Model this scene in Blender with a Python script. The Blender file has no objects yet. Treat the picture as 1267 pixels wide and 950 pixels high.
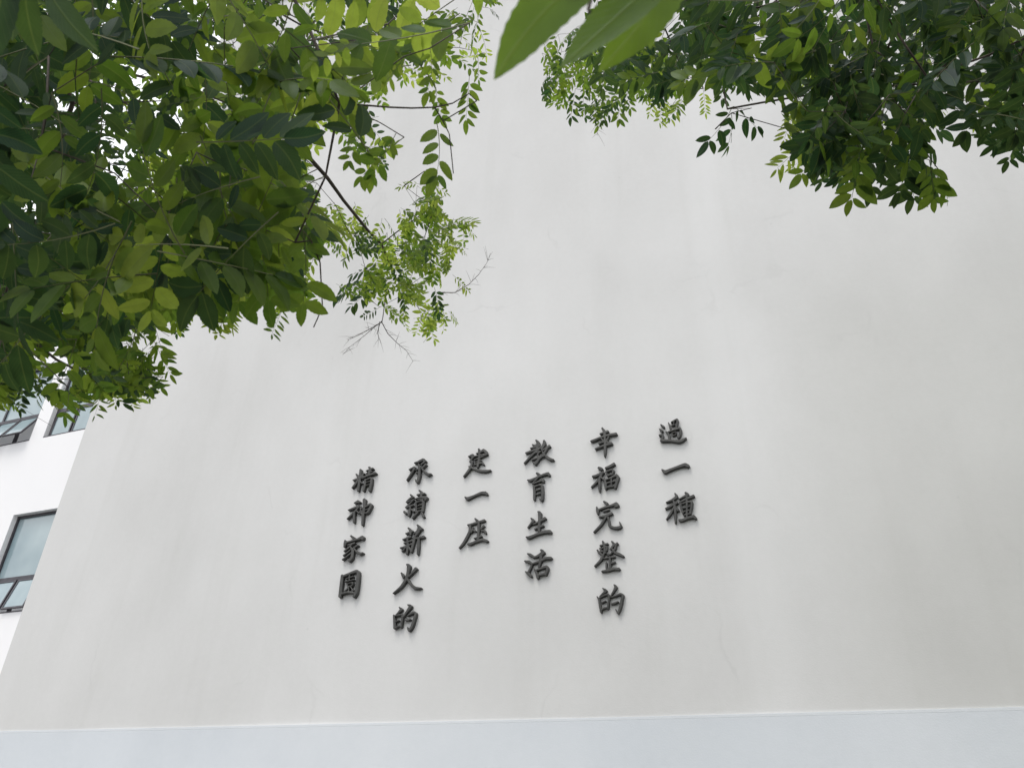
import bpy, math, random
import numpy as np
from mathutils import Vector, Matrix

# ------------------------------------------------------------------ camera, world, light
scene = bpy.context.scene
YAW, PITCH, ROLL, FPX = .386, .5522, .0274, 981.6      # solved from the lettering rows and wall edges
D = 9.0                                                # distance to the plaster wall
cy_, sy_, cp_, sp_ = math.cos(YAW), math.sin(YAW), math.cos(PITCH), math.sin(PITCH)
FW = np.array([-sy_*cp_, cy_*cp_, sp_]); r0 = np.array([cy_, sy_, 0.]); u0 = np.cross(r0, FW)
RT = r0*math.cos(ROLL)+u0*math.sin(ROLL); UP = -r0*math.sin(ROLL)+u0*math.cos(ROLL)
CAM = np.array([0, 0, 1.6])
def ray(x, y): return FW+RT*((x-633.5)/FPX)-UP*((y-475)/FPX)
def at(x, y, t): return Vector(CAM+ray(x, y)*t)
def on_plane(x, y, Y):
    d = ray(x, y); return Vector(CAM+d*(Y/d[1]))
def project(P):
    q = np.asarray(P, float)-CAM; z = q@FW
    zz = np.where(z > 1e-3, z, 1e-3)
    return 633.5+FPX*(q@RT)/zz, 475-FPX*(q@UP)/zz, z

cd = bpy.data.cameras.new('camera'); cam = bpy.data.objects.new('camera', cd)
scene.collection.objects.link(cam); scene.camera = cam
cam.matrix_world = Matrix(((RT[0], UP[0], -FW[0], 0), (RT[1], UP[1], -FW[1], 0), (RT[2], UP[2], -FW[2], 1.6), (0, 0, 0, 1)))
cd.sensor_width = 36; cd.sensor_fit = 'HORIZONTAL'; cd.lens = FPX/1267*36
cd.clip_start = .05; cd.clip_end = 3000
cd.dof.use_dof = True; cd.dof.focus_distance = 8; cd.dof.aperture_fstop = 13

SUN_EL, SUN_AZ = math.radians(64), math.radians(200)    # direction towards the sun, azimuth from +Y clockwise
w = bpy.data.worlds.new('World'); scene.world = w; w.use_nodes = True
nt = w.node_tree; N = nt.nodes; Lk = nt.links
bg = N['Background']; sky = N.new('ShaderNodeTexSky'); sky.sky_type = 'NISHITA'; sky.sun_disc = False
sky.sun_elevation = SUN_EL; sky.sun_rotation = SUN_AZ; sky.dust_density = 4
bg.inputs['Strength'].default_value = .12
tc = N.new('ShaderNodeTexCoord'); nz = N.new('ShaderNodeTexNoise'); nz.inputs['Scale'].default_value = 2.2; nz.inputs['Detail'].default_value = 5
cr = N.new('ShaderNodeValToRGB'); cr.color_ramp.elements[0].color = (10.0, 10.3, 10.9, 1); cr.color_ramp.elements[1].color = (13.0, 13.1, 13.2, 1)
cr.color_ramp.elements[0].position = .35; cr.color_ramp.elements[1].position = .65
mx = N.new('ShaderNodeMixRGB'); mx.inputs[0].default_value = .9
Lk.new(tc.outputs['Generated'], nz.inputs['Vector']); Lk.new(nz.outputs['Fac'], cr.inputs['Fac'])
Lk.new(sky.outputs[0], mx.inputs[1]); Lk.new(cr.outputs[0], mx.inputs[2]); Lk.new(mx.outputs[0], bg.inputs['Color'])
sl = bpy.data.lights.new('sun', 'SUN'); sl.energy = 1.5; sl.angle = math.radians(22); sl.color = (1, .965, .92)
so = bpy.data.objects.new('sun', sl); scene.collection.objects.link(so)
sd = Vector((math.sin(SUN_AZ)*math.cos(SUN_EL), math.cos(SUN_AZ)*math.cos(SUN_EL), math.sin(SUN_EL)))
so.rotation_euler = sd.to_track_quat('Z', 'Y').to_euler(); so.location = sd*60
scene.view_settings.view_transform = 'Standard'; scene.view_settings.look = 'None'
scene.view_settings.exposure = 0.22; scene.view_settings.gamma = 1
scene.cycles.max_bounces = 10; scene.cycles.diffuse_bounces = 5; scene.cycles.transmission_bounces = 8

# ------------------------------------------------------------------ helpers
def link(o, parent=None):
    scene.collection.objects.link(o)
    if parent is not None: o.parent = parent
    return o
def tag(o, label=None, cat=None, group=None, kind=None):
    if label: o['label'] = label
    if cat: o['category'] = cat
    if group: o['group'] = group
    if kind: o['kind'] = kind
    return o
def empty(name, loc=(0, 0, 0)):
    o = bpy.data.objects.new(name, None); o.location = loc; o.empty_display_size = .2; return link(o)
class MB:
    def __init__(s): s.v = []; s.f = []; s.m = []; s.uv = []
    def add(s, vs, fs, mi=0, uvs=None):
        b = len(s.v); s.v += [tuple(p) for p in vs]
        for k, f in enumerate(fs):
            s.f.append(tuple(b+i for i in f)); s.m.append(mi)
            s.uv.append([uvs[i] for i in f] if uvs else [(0, 0)]*len(f))
    def box(s, a, b, mi=0):
        x0, y0, z0 = a; x1, y1, z1 = b
        s.add([(x0, y0, z0), (x1, y0, z0), (x1, y1, z0), (x0, y1, z0), (x0, y0, z1), (x1, y0, z1), (x1, y1, z1), (x0, y1, z1)],
              [(0, 3, 2, 1), (4, 5, 6, 7), (0, 1, 5, 4), (1, 2, 6, 5), (2, 3, 7, 6), (3, 0, 4, 7)], mi)
    def tube(s, pts, rad, n=6, mi=0):
        pts = [Vector(p) for p in pts]; vs = []; fs = []
        side = None
        for i, p in enumerate(pts):
            d = (pts[min(i+1, len(pts)-1)]-pts[max(i-1, 0)])
            d = d.normalized() if d.length > 1e-9 else Vector((0, 0, 1))
            if side is None: side = d.orthogonal().normalized()
            side = (side-d*side.dot(d)); side = side.normalized() if side.length > 1e-6 else d.orthogonal().normalized()
            up = d.cross(side)
            for k in range(n):
                a = 2*math.pi*k/n; vs.append(p+(side*math.cos(a)+up*math.sin(a))*rad[i])
        for i in range(len(pts)-1):
            for k in range(n):
                fs.append((i*n+k, i*n+(k+1) % n, (i+1)*n+(k+1) % n, (i+1)*n+k))
        fs.append(tuple(range(n))[::-1]); fs.append(tuple((len(pts)-1)*n+k for k in range(n)))
        s.add(vs, fs, mi)
    def mesh(s, name, mats, smooth=False):
        me = bpy.data.meshes.new(name); me.from_pydata(s.v, [], s.f); me.update()
        for m in mats: me.materials.append(m)
        me.polygons.foreach_set('material_index', s.m)
        if smooth: me.polygons.foreach_set('use_smooth', [True]*len(s.f))
        uvl = me.uv_layers.new(name='uv'); fl = [c for u in s.uv for p in u for c in p]
        uvl.data.foreach_set('uv', fl)
        return me
    def build(s, name, mats, parent=None, smooth=False, loc=None):
        if not isinstance(mats, (list, tuple)): mats = [mats]
        o = bpy.data.objects.new(name, s.mesh(name, mats, smooth))
        if loc: o.location = loc
        return link(o, parent)

def mat(name, rough=.8, col=(.5, .5, .5), metal=0, spec=.5):
    m = bpy.data.materials.new(name); m.use_nodes = True
    b = m.node_tree.nodes['Principled BSDF']; b.inputs['Base Color'].default_value = (*col, 1)
    b.inputs['Roughness'].default_value = rough; b.inputs['Metallic'].default_value = metal
    b.inputs['Specular IOR Level'].default_value = spec
    return m, m.node_tree, b
def nd(t, kind, **kw):
    n = t.nodes.new(kind)
    for k, v in kw.items():
        if k in n.inputs.keys(): n.inputs[k].default_value = v
        else: setattr(n, k, v)
    return n
def ramp(t, src, stops):
    r = t.nodes.new('ShaderNodeValToRGB'); e = r.color_ramp.elements
    while len(e) < len(stops): e.new(.5)
    for k, (p, c) in enumerate(stops):
        e[k].position = p; e[k].color = (*c, 1) if len(c) == 3 else c
    t.links.new(src, r.inputs[0]); return r.outputs[0]
def mixc(t, fac, a, b, mode='MIX'):
    m = t.nodes.new('ShaderNodeMixRGB'); m.blend_type = mode
    for i, v in ((0, fac), (1, a), (2, b)):
        if isinstance(v, (int, float)): m.inputs[i].default_value = v if i == 0 else (v, v, v, 1)
        elif isinstance(v, tuple): m.inputs[i].default_value = (*v, 1)
        else: t.links.new(v, m.inputs[i])
    return m.outputs[0]
def math_(t, op, a, b=0., c=None):
    m = t.nodes.new('ShaderNodeMath'); m.operation = op
    for i, v in enumerate((a, b) if c is None else (a, b, c)):
        if isinstance(v, (int, float)): m.inputs[i].default_value = v
        else: t.links.new(v, m.inputs[i])
    return m.outputs[0]
def smooth(t, v, lo, hi):
    m = t.nodes.new('ShaderNodeMapRange'); m.interpolation_type = 'SMOOTHSTEP'
    t.links.new(v, m.inputs[0]); m.inputs[1].default_value = lo; m.inputs[2].default_value = hi
    return m.outputs[0]
def noise(t, vec, scale, detail=4, rough=.55, stretch=None, off=(0, 0, 0)):
    mp = t.nodes.new('ShaderNodeMapping'); t.links.new(vec, mp.inputs[0])
    mp.inputs['Scale'].default_value = stretch or (1, 1, 1); mp.inputs['Location'].default_value = off
    n = nd(t, 'ShaderNodeTexNoise', Scale=scale, Detail=detail, Roughness=rough)
    t.links.new(mp.outputs[0], n.inputs['Vector']); return n.outputs['Fac']
def bump(t, b, h, strength, dist=.01):
    n = nd(t, 'ShaderNodeBump', Strength=strength, Distance=dist)
    t.links.new(h, n.inputs['Height']); t.links.new(n.outputs[0], b.inputs['Normal'])

# ------------------------------------------------------------------ materials
def plaster(name, base, dark, light, strip=False):
    m, t, b = mat(name, .9, base, spec=.2)
    co = t.nodes.new('ShaderNodeTexCoord').outputs['Object']
    big = noise(t, co, .22, 3, .5, (1, 1, .55), (3.1, 0, 1.7))
    c = ramp(t, big, [(.34, dark), (.5, base), (.66, light)])
    mid = noise(t, co, 1.1, 4, .6, (1, 1, .6))
    c = mixc(t, .1, c, mid, 'OVERLAY'); c = mixc(t, .05, c, noise(t, co, 14, 5, .7), 'OVERLAY')
    streak = noise(t, co, 2.4, 3, .6, (1, 1, .06))
    c = mixc(t, smooth(t, streak, .52, .75), c, (.975, .975, .972), 'MULTIPLY') if strip else c
    if strip:
        sx = t.nodes.new('ShaderNodeSeparateXYZ'); t.links.new(co, sx.inputs[0]); X, Z = sx.outputs[0], sx.outputs[2]
        wob = math_(t, 'MULTIPLY', math_(t, 'SUBTRACT', noise(t, co, .5, 3), .5), .5)
        Xw = math_(t, 'ADD', X, wob)
        # pale repainted band running up the wall right of the lettering
        band = math_(t, 'MULTIPLY', smooth(t, Xw, -1.02, -.72), math_(t, 'SUBTRACT', 1., smooth(t, Xw, -.56, -.15)))
        c = mixc(t, math_(t, 'MULTIPLY', band, .2), c, (.70, .70, .695))
        # greyer older paint and painted-in shade right of the band, below a ragged horizontal joint
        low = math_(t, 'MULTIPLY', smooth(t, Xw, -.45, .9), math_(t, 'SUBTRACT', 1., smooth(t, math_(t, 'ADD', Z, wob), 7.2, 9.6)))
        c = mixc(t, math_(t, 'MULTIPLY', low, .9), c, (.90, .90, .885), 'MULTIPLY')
        # hairline cracks
        v = nd(t, 'ShaderNodeTexVoronoi', feature='DISTANCE_TO_EDGE', Scale=.33)
        dn = t.nodes.new('ShaderNodeVectorMath'); dn.operation = 'ADD'
        nn = nd(t, 'ShaderNodeTexNoise', Scale=1.4, Detail=6); t.links.new(co, nn.inputs['Vector'])
        t.links.new(co, dn.inputs[0]); t.links.new(nn.outputs['Color'], dn.inputs[1]); t.links.new(dn.outputs[0], v.inputs['Vector'])
        line = math_(t, 'SUBTRACT', 1., smooth(t, v.outputs['Distance'], 0, .012))
        gate = smooth(t, noise(t, co, .9, 2, .5, (1, 1, 1), (9, 0, 2)), .54, .66)
        c = mixc(t, math_(t, 'MULTIPLY', math_(t, 'MULTIPLY', line, gate), .16), c, (.42, .42, .41))
        # specks and knocks
        v2 = nd(t, 'ShaderNodeTexVoronoi', Scale=1.3); t.links.new(co, v2.inputs['Vector'])
        sp = math_(t, 'SUBTRACT', 1., smooth(t, v2.outputs['Distance'], .012, .03))
        c = mixc(t, math_(t, 'MULTIPLY', sp, .2), c, (.4, .4, .39))
    t.links.new(c, b.inputs['Base Color'])
    h = math_(t, 'ADD', noise(t, co, 60, 3), math_(t, 'MULTIPLY', noise(t, co, 2.0, 4), 3.))
    bump(t, b, h, .16, .006)
    return m
M = {}
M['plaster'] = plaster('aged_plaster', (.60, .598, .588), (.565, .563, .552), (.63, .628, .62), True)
M['band'] = plaster('pale_blue_paint', (.60, .63, .66), (.555, .585, .61), (.64, .665, .69))
M['white'] = plaster('white_render', (.86, .855, .86), (.82, .815, .82), (.88, .88, .88))
M['coping'] = plaster('coping_paint', (.635, .66, .685), (.585, .61, .635), (.66, .685, .71))
m, t, b = mat('letter_metal', .42, (.05, .05, .047), .35)
co = t.nodes.new('ShaderNodeTexCoord').outputs['Object']
t.links.new(ramp(t, noise(t, co, 9, 4), [(.3, (.036, .036, .034)), (.7, (.068, .067, .062))]), b.inputs['Base Color'])
bump(t, b, noise(t, co, 30, 3), .2, .004); M['letter'] = m
m, t, b = mat('dark_frame', .45, (.05, .048, .055), .3)
co = t.nodes.new('ShaderNodeTexCoord').outputs['Object']
t.links.new(ramp(t, noise(t, co, 6, 4), [(.3, (.04, .038, .045)), (.7, (.075, .07, .08))]), b.inputs['Base Color']); M['frame'] = m
m, t, b = mat('window_glass', .06, (.25, .33, .36), 0, 1.0)
co = t.nodes.new('ShaderNodeTexCoord').outputs['Object']
t.links.new(ramp(t, noise(t, co, .7, 3), [(.35, (.20, .28, .31)), (.65, (.34, .42, .44))]), b.inputs['Base Color'])
bump(t, b, noise(t, co, 1.2, 2), .1, .02); M['glass'] = m
m, t, b = mat('sill_dust', .8, (.4, .4, .4)); M['sill'] = m
for nm, a, c, sc in (('asphalt', (.05, .05, .052), (.085, .083, .08), 12), ('paving', (.26, .255, .24), (.36, .35, .33), 3), ('soil', (.06, .045, .03), (.1, .08, .05), 8), ('concrete', (.3, .3, .29), (.4, .4, .38), 5)):
    m, t, b = mat(nm, .9, a); co = t.nodes.new('ShaderNodeTexCoord').outputs['Object']
    t.links.new(ramp(t, noise(t, co, sc, 6, .7), [(.35, a), (.65, c)]), b.inputs['Base Color']); bump(t, b, noise(t, co, 40, 4), .3, .01); M[nm] = m
m, t, b = mat('bark', .85, (.09, .07, .055)); co = t.nodes.new('ShaderNodeTexCoord').outputs['Object']
t.links.new(ramp(t, noise(t, co, 14, 6, .7, (1, 1, .3)), [(.35, (.045, .036, .03)), (.65, (.13, .105, .085))]), b.inputs['Base Color'])
bump(t, b, noise(t, co, 20, 5, .7, (1, 1, .3)), .6, .02); M['bark'] = m

def leaf_mat(name, dark, light, tdark, tlight, fac):
    m = bpy.data.materials.new(name); m.use_nodes = True; t = m.node_tree; t.nodes.clear()
    out = t.nodes.new('ShaderNodeOutputMaterial'); g = t.nodes.new('ShaderNodeNewGeometry')
    oi = t.nodes.new('ShaderNodeObjectInfo'); uv = t.nodes.new('ShaderNodeTexCoord').outputs['UV']
    rnd = math_(t, 'FRACT', math_(t, 'ADD', g.outputs['Random Per Island'], oi.outputs['Random']))
    sp = t.nodes.new('ShaderNodeSeparateXYZ'); t.links.new(uv, sp.inputs[0])
    av = math_(t, 'ABSOLUTE', math_(t, 'SUBTRACT', sp.outputs[1], .5))
    rib = math_(t, 'SUBTRACT', 1., smooth(t, av, .008, .035))
    s = math_(t, 'SUBTRACT', math_(t, 'MULTIPLY', sp.outputs[0], 11.), math_(t, 'MULTIPLY', av, 9.))
    fr = math_(t, 'ABSOLUTE', math_(t, 'SUBTRACT', math_(t, 'FRACT', s), .5))
    vein = math_(t, 'MULTIPLY', math_(t, 'SUBTRACT', 1., smooth(t, fr, .0, .09)), .45)
    vn = math_(t, 'MAXIMUM', rib, vein)
    obj = t.nodes.new('ShaderNodeTexCoord').outputs['Object']
    mot = noise(t, obj, 45, 4)
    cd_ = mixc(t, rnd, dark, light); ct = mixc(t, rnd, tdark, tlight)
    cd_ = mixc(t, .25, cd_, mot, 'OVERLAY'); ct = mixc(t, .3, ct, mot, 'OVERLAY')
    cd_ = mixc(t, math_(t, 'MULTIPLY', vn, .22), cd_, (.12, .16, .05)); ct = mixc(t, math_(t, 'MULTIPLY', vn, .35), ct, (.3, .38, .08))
    df = t.nodes.new('ShaderNodeBsdfDiffuse'); tr = t.nodes.new('ShaderNodeBsdfTranslucent'); gl = nd(t, 'ShaderNodeBsdfGlossy', Roughness=.38)
    t.links.new(cd_, df.inputs[0]); t.links.new(ct, tr.inputs[0]); gl.inputs[0].default_value = (.8, .9, .95, 1)
    m1 = nd(t, 'ShaderNodeMixShader'); m1.inputs[0].default_value = fac; t.links.new(df.outputs[0], m1.inputs[1]); t.links.new(tr.outputs[0], m1.inputs[2])
    m2 = t.nodes.new('ShaderNodeMixShader'); m2.inputs[0].default_value = .016
    t.links.new(m1.outputs[0], m2.inputs[1]); t.links.new(gl.outputs[0], m2.inputs[2]); t.links.new(m2.outputs[0], out.inputs[0])
    bp = nd(t, 'ShaderNodeBump', Strength=.35, Distance=.0015); t.links.new(vn, bp.inputs['Height'])
    for q in (df, gl): t.links.new(bp.outputs[0], q.inputs['Normal'])
    return m
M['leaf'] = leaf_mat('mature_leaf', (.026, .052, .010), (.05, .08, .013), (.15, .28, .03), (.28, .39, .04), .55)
M['leaf_dark'] = leaf_mat('shade_tinted_leaf', (.012, .028, .014), (.024, .042, .02), (.045, .12, .035), (.12, .20, .04), .42)  # dark older leaves; crown shade is also painted into this colour
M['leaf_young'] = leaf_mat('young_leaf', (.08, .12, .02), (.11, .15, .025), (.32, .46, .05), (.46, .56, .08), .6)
M['leaf_near'] = leaf_mat('low_twig_leaf', (.038, .068, .012), (.045, .078, .014), (.21, .34, .03), (.25, .38, .035), .6)
M['stem'] = mat('leaf_stem', .7, (.10, .11, .04))[0]

# ------------------------------------------------------------------ the setting
g = MB(); g.add([(-900, -900, 0), (900, -900, 0), (900, 900, 0), (-900, 900, 0)], [(0, 1, 2, 3)])
tag(g.build('ground', M['asphalt']), kind='structure')
g = MB(); g.box((-30, 6.6, .002), (14, 9.0, .14)); pv = tag(g.build('pavement', M['paving']), kind='structure')
g = MB(); g.box((-30, 6.45, .002), (14, 6.597, .15)); tag(g.build('kerb', M['concrete']), kind='structure')

# ------------------------------------------------------------------ main building with the lettered wall
XL = -12.04; XR = 12.0; H = 20.5; ZB = None
p0, p1 = on_plane(0, 902, D), on_plane(1267, 874, D)
ZB = (p0.z+p1.z)/2
bld = empty('school_building', (XL, D, 0)); tag(bld, 'tall windowless off-white plaster building carrying the dark lettering above a pale band', 'building')
def loc_part(name, mb, m, parent, smooth=False):
    o = mb.build(name, m, parent, smooth); o.matrix_parent_inverse = Matrix.Translation(parent.location).inverted(); return o
# slightly uneven plaster face: fine grid, small undulation
nx, nzz = 96, 80; v = []; f = []; rs = random.Random(5)
und = lambda x, z: .006*math.sin(x*.9+1.3*math.sin(z*.37))+.005*math.sin(z*1.1+x*.3)+.004*math.sin(x*2.3-z*.8)
for j in range(nzz+1):
    z = ZB-.2+(H-ZB+.2)*j/nzz
    for i in range(nx+1):
        x = XL+(XR-XL)*i/nx; e = 0 if i in (0, nx) or j in (0, nzz) else und(x, z)
        v.append((x, D+e, z))
for j in range(nzz):
    for i in range(nx):
        a = j*(nx+1)+i; f.append((a, a+1, a+nx+2, a+nx+1))
nb = len(v); v += [(XL, D+9, ZB-.2), (XR, D+9, ZB-.2), (XL, D+9, H), (XR, D+9, H)]
tl, tr_ = nzz*(nx+1), nzz*(nx+1)+nx
f += [(nb, 0, *[], tl, nb+2), (nx, nb+1, nb+3, tr_), (nb+1, nb, nb+2, nb+3)]
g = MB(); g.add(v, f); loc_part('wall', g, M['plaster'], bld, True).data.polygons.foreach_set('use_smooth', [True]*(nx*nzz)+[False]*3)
# coping: narrow pale lip between the two paints, following its slight sag
g = MB(); xs = [0, 160, 320, 480, 640, 800, 960, 1120, 1267]; ys = [903.5-.0212*x-.0000022*x*x for x in xs]
pr = [on_plane(a, b_, D-.05) for a, b_ in zip(xs, ys)]; pr = [Vector((XL-.04, D, pr[0].z))]+pr+[Vector((XR+.04, D, pr[-1].z-.01))]
vs = []; fs = []
for p in pr:
    vs += [(p.x, D-.0148, p.z-.028), (p.x, D+.02, p.z-.06), (p.x, D+.02, p.z+.006), (p.x, D-.0150, p.z+.001), (p.x, D-.0152, p.z-.004)]
for i in range(len(pr)-1):
    for k in range(5): fs.append((i*5+k, i*5+5+k, i*5+5+(k+1) % 5, i*5+(k+1) % 5))
g.add(vs, fs); loc_part('coping', g, M['coping'], bld)
za, zb = pr[0].z-.024, pr[-1].z-.024; x0, x1, y0, y1 = XL-.01, XR+.01, D-.014, D+9.02
g = MB(); tops = [(p.x, y0, p.z-.024) for p in pr]; tops[0] = (x0, y0, za); tops[-1] = (x1, y0, zb); n = len(tops)
g.add([(q[0], y0, 0) for q in tops]+tops+[(x1, y1, 0), (x1, y1, zb), (x0, y1, 0), (x0, y1, za)],
      [(i, i+1, n+i+1, n+i) for i in range(n-1)]+[(n-1, 2*n, 2*n+1, 2*n-1), (2*n+2, 0, n, 2*n+3), (2*n, 2*n+2, 2*n+3, 2*n+1)])
loc_part('lower_wall', g, M['band'], bld)
g = MB(); g.box((XL-.12, D-.12, H), (XR+.12, D+9.1, H+.3)); loc_part('parapet', g, M['coping'], bld)

# ------------------------------------------------------------------ neighbouring wing with windows
DL = 10.5
zc = lambda a, b_: on_plane(a, b_, DL).z
xB = on_plane(17, 637, DL).x; xBr = xB+2.6; xA = on_plane(36, 545, DL).x
ZW = zc(0, 759); ZT = zc(17, 637); pitchz = zc(36, 545)-ZW
TR = zc(0, 717)-ZW                                    # transom height above the sill
wing = empty('neighbouring_wing', (xA, DL, 0)); tag(wing, 'bright white wing with dark framed windows set back at the left', 'building')
cols = [(xA-2.6, xA), (xB, xBr)]
rows = [ZW+pitchz*k for k in (-1, 0, 1, 2)]; hw = ZT-ZW; ZR = rows[-1]+hw+.8
xe, x_end = xA-3.4, XL+1.5
# facade as wall pieces round real openings
cuts_x = [xe]+[c for q in cols for c in q]+[x_end]
g = MB(); prev = 0
xs_ = cuts_x; zs_ = [0]+[c for r_ in rows for c in (r_, r_+hw)]+[ZR]
for i in range(len(xs_)-1):
    for j in range(len(zs_)-1):
        if i % 2 == 1 and j % 2 == 1: continue
        x0, x1, z0, z1 = xs_[i], xs_[i+1], zs_[j], zs_[j+1]
        g.add([(x0, DL, z0), (x1, DL, z0), (x1, DL, z1), (x0, DL, z1)], [(0, 1, 2, 3)])
for (xa, xb) in cols:
    for z0 in rows:
        z1 = z0+hw; y1 = DL+.28
        g.add([(xa, DL, z0), (xb, DL, z0), (xb, DL, z1), (xa, DL, z1), (xa, y1, z0), (xb, y1, z0), (xb, y1, z1), (xa, y1, z1)],
              [(0, 4, 5, 1), (3, 2, 6, 7), (0, 3, 7, 4), (1, 5, 6, 2)])
g.add([(xe, DL, 0), (xe, DL, ZR), (xe, DL+8, ZR), (xe, DL+8, 0)], [(0, 1, 2, 3)])
g.add([(xe, DL, ZR), (x_end, DL, ZR), (x_end, DL+8, ZR), (xe, DL+8, ZR)], [(0, 1, 2, 3)])
loc_part('wall', g, M['white'], wing)
g = MB(); g.box((xe-.1, DL-.08, ZR+.003), (x_end, DL+8, ZR+.22)); loc_part('roof_edge', g, M['coping'], wing)
def rim(mb, x0, x1, z0, z1, y0, y1, t):
    mb.box((x0, y0, z0), (x0+t, y1, z1)); mb.box((x1-t, y0, z0), (x1, y1, z1))
    mb.box((x0+t, y0, z0), (x1-t, y1, z0+t)); mb.box((x0+t, y0, z1-t), (x1-t, y1, z1))
def glass(mb, x0, x1, z0, z1, y):
    mb.box((x0, y, z0), (x1, y+.012, z1))
W_ = []
for r_i, z0 in enumerate(rows):
    for c_i, (xa, xb) in enumerate(cols):
        y0 = DL+.10; z1 = z0+hw; ft = .045
        g = MB(); rim(g, xa+.002, xb-.002, z0+.002, z1-.002, y0, y0+.08, ft)
        g.box((xa+ft, y0-.004, z0+TR), (xb-ft, y0+.076, z0+TR+.065))
        n = 4; ws = (xb-xa-2*ft)/n
        for k in range(1, n): g.box((xa+ft+ws*k-.022, y0+.003, z0+ft), (xa+ft+ws*k+.022, y0+.07, z0+TR))
        g.box((xa+ft+ws*2-.025, y0+.003, z0+TR+.065), (xa+ft+ws*2+.025, y0+.07, z1-ft)) if c_i == 0 else None
        wf = loc_part('window', g, M['frame'], wing)
        g = MB(); glass(g, xa+ft, xb-ft, z0+TR+.065, z1-ft, y0+.035); p = g.build('pane', M['glass'], wf)
        tilt = (r_i == 2)
        for k in range(n):
            xa_, xb_ = xa+ft+ws*k+.024, xa+ft+ws*(k+1)-.024; hz = TR-ft-.004
            g = MB(); rim(g, xa_, xb_, -hz, 0, 0, .035, .035)
            ss = g.build('sash', M['frame'], wf); ss.location = (0, y0-.012, z0+TR-.004)
            g = MB(); glass(g, xa_+.035, xb_-.035, -hz+.035, -.035, .012)
            # pane shares the sash transform, kept a sub-part of the window
            pn = g.build('pane', M['glass'], wf); pn.location = ss.location
            a = math.radians(-28 if tilt and c_i == 0 else (-14 if r_i == 1 else -1.5)); ss.rotation_euler.x = a; pn.rotation_euler.x = a
        g = MB(); g.box((xa-.05, DL-.05, z0-.07), (xb+.05, DL+.1, z0+.0)); 
        g2 = MB(); g2.box((xa+.002, DL+.002, z0+.001), (xb-.002, DL+.1, z0+.03)); g2.build('sill', M['frame'], wf)

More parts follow.
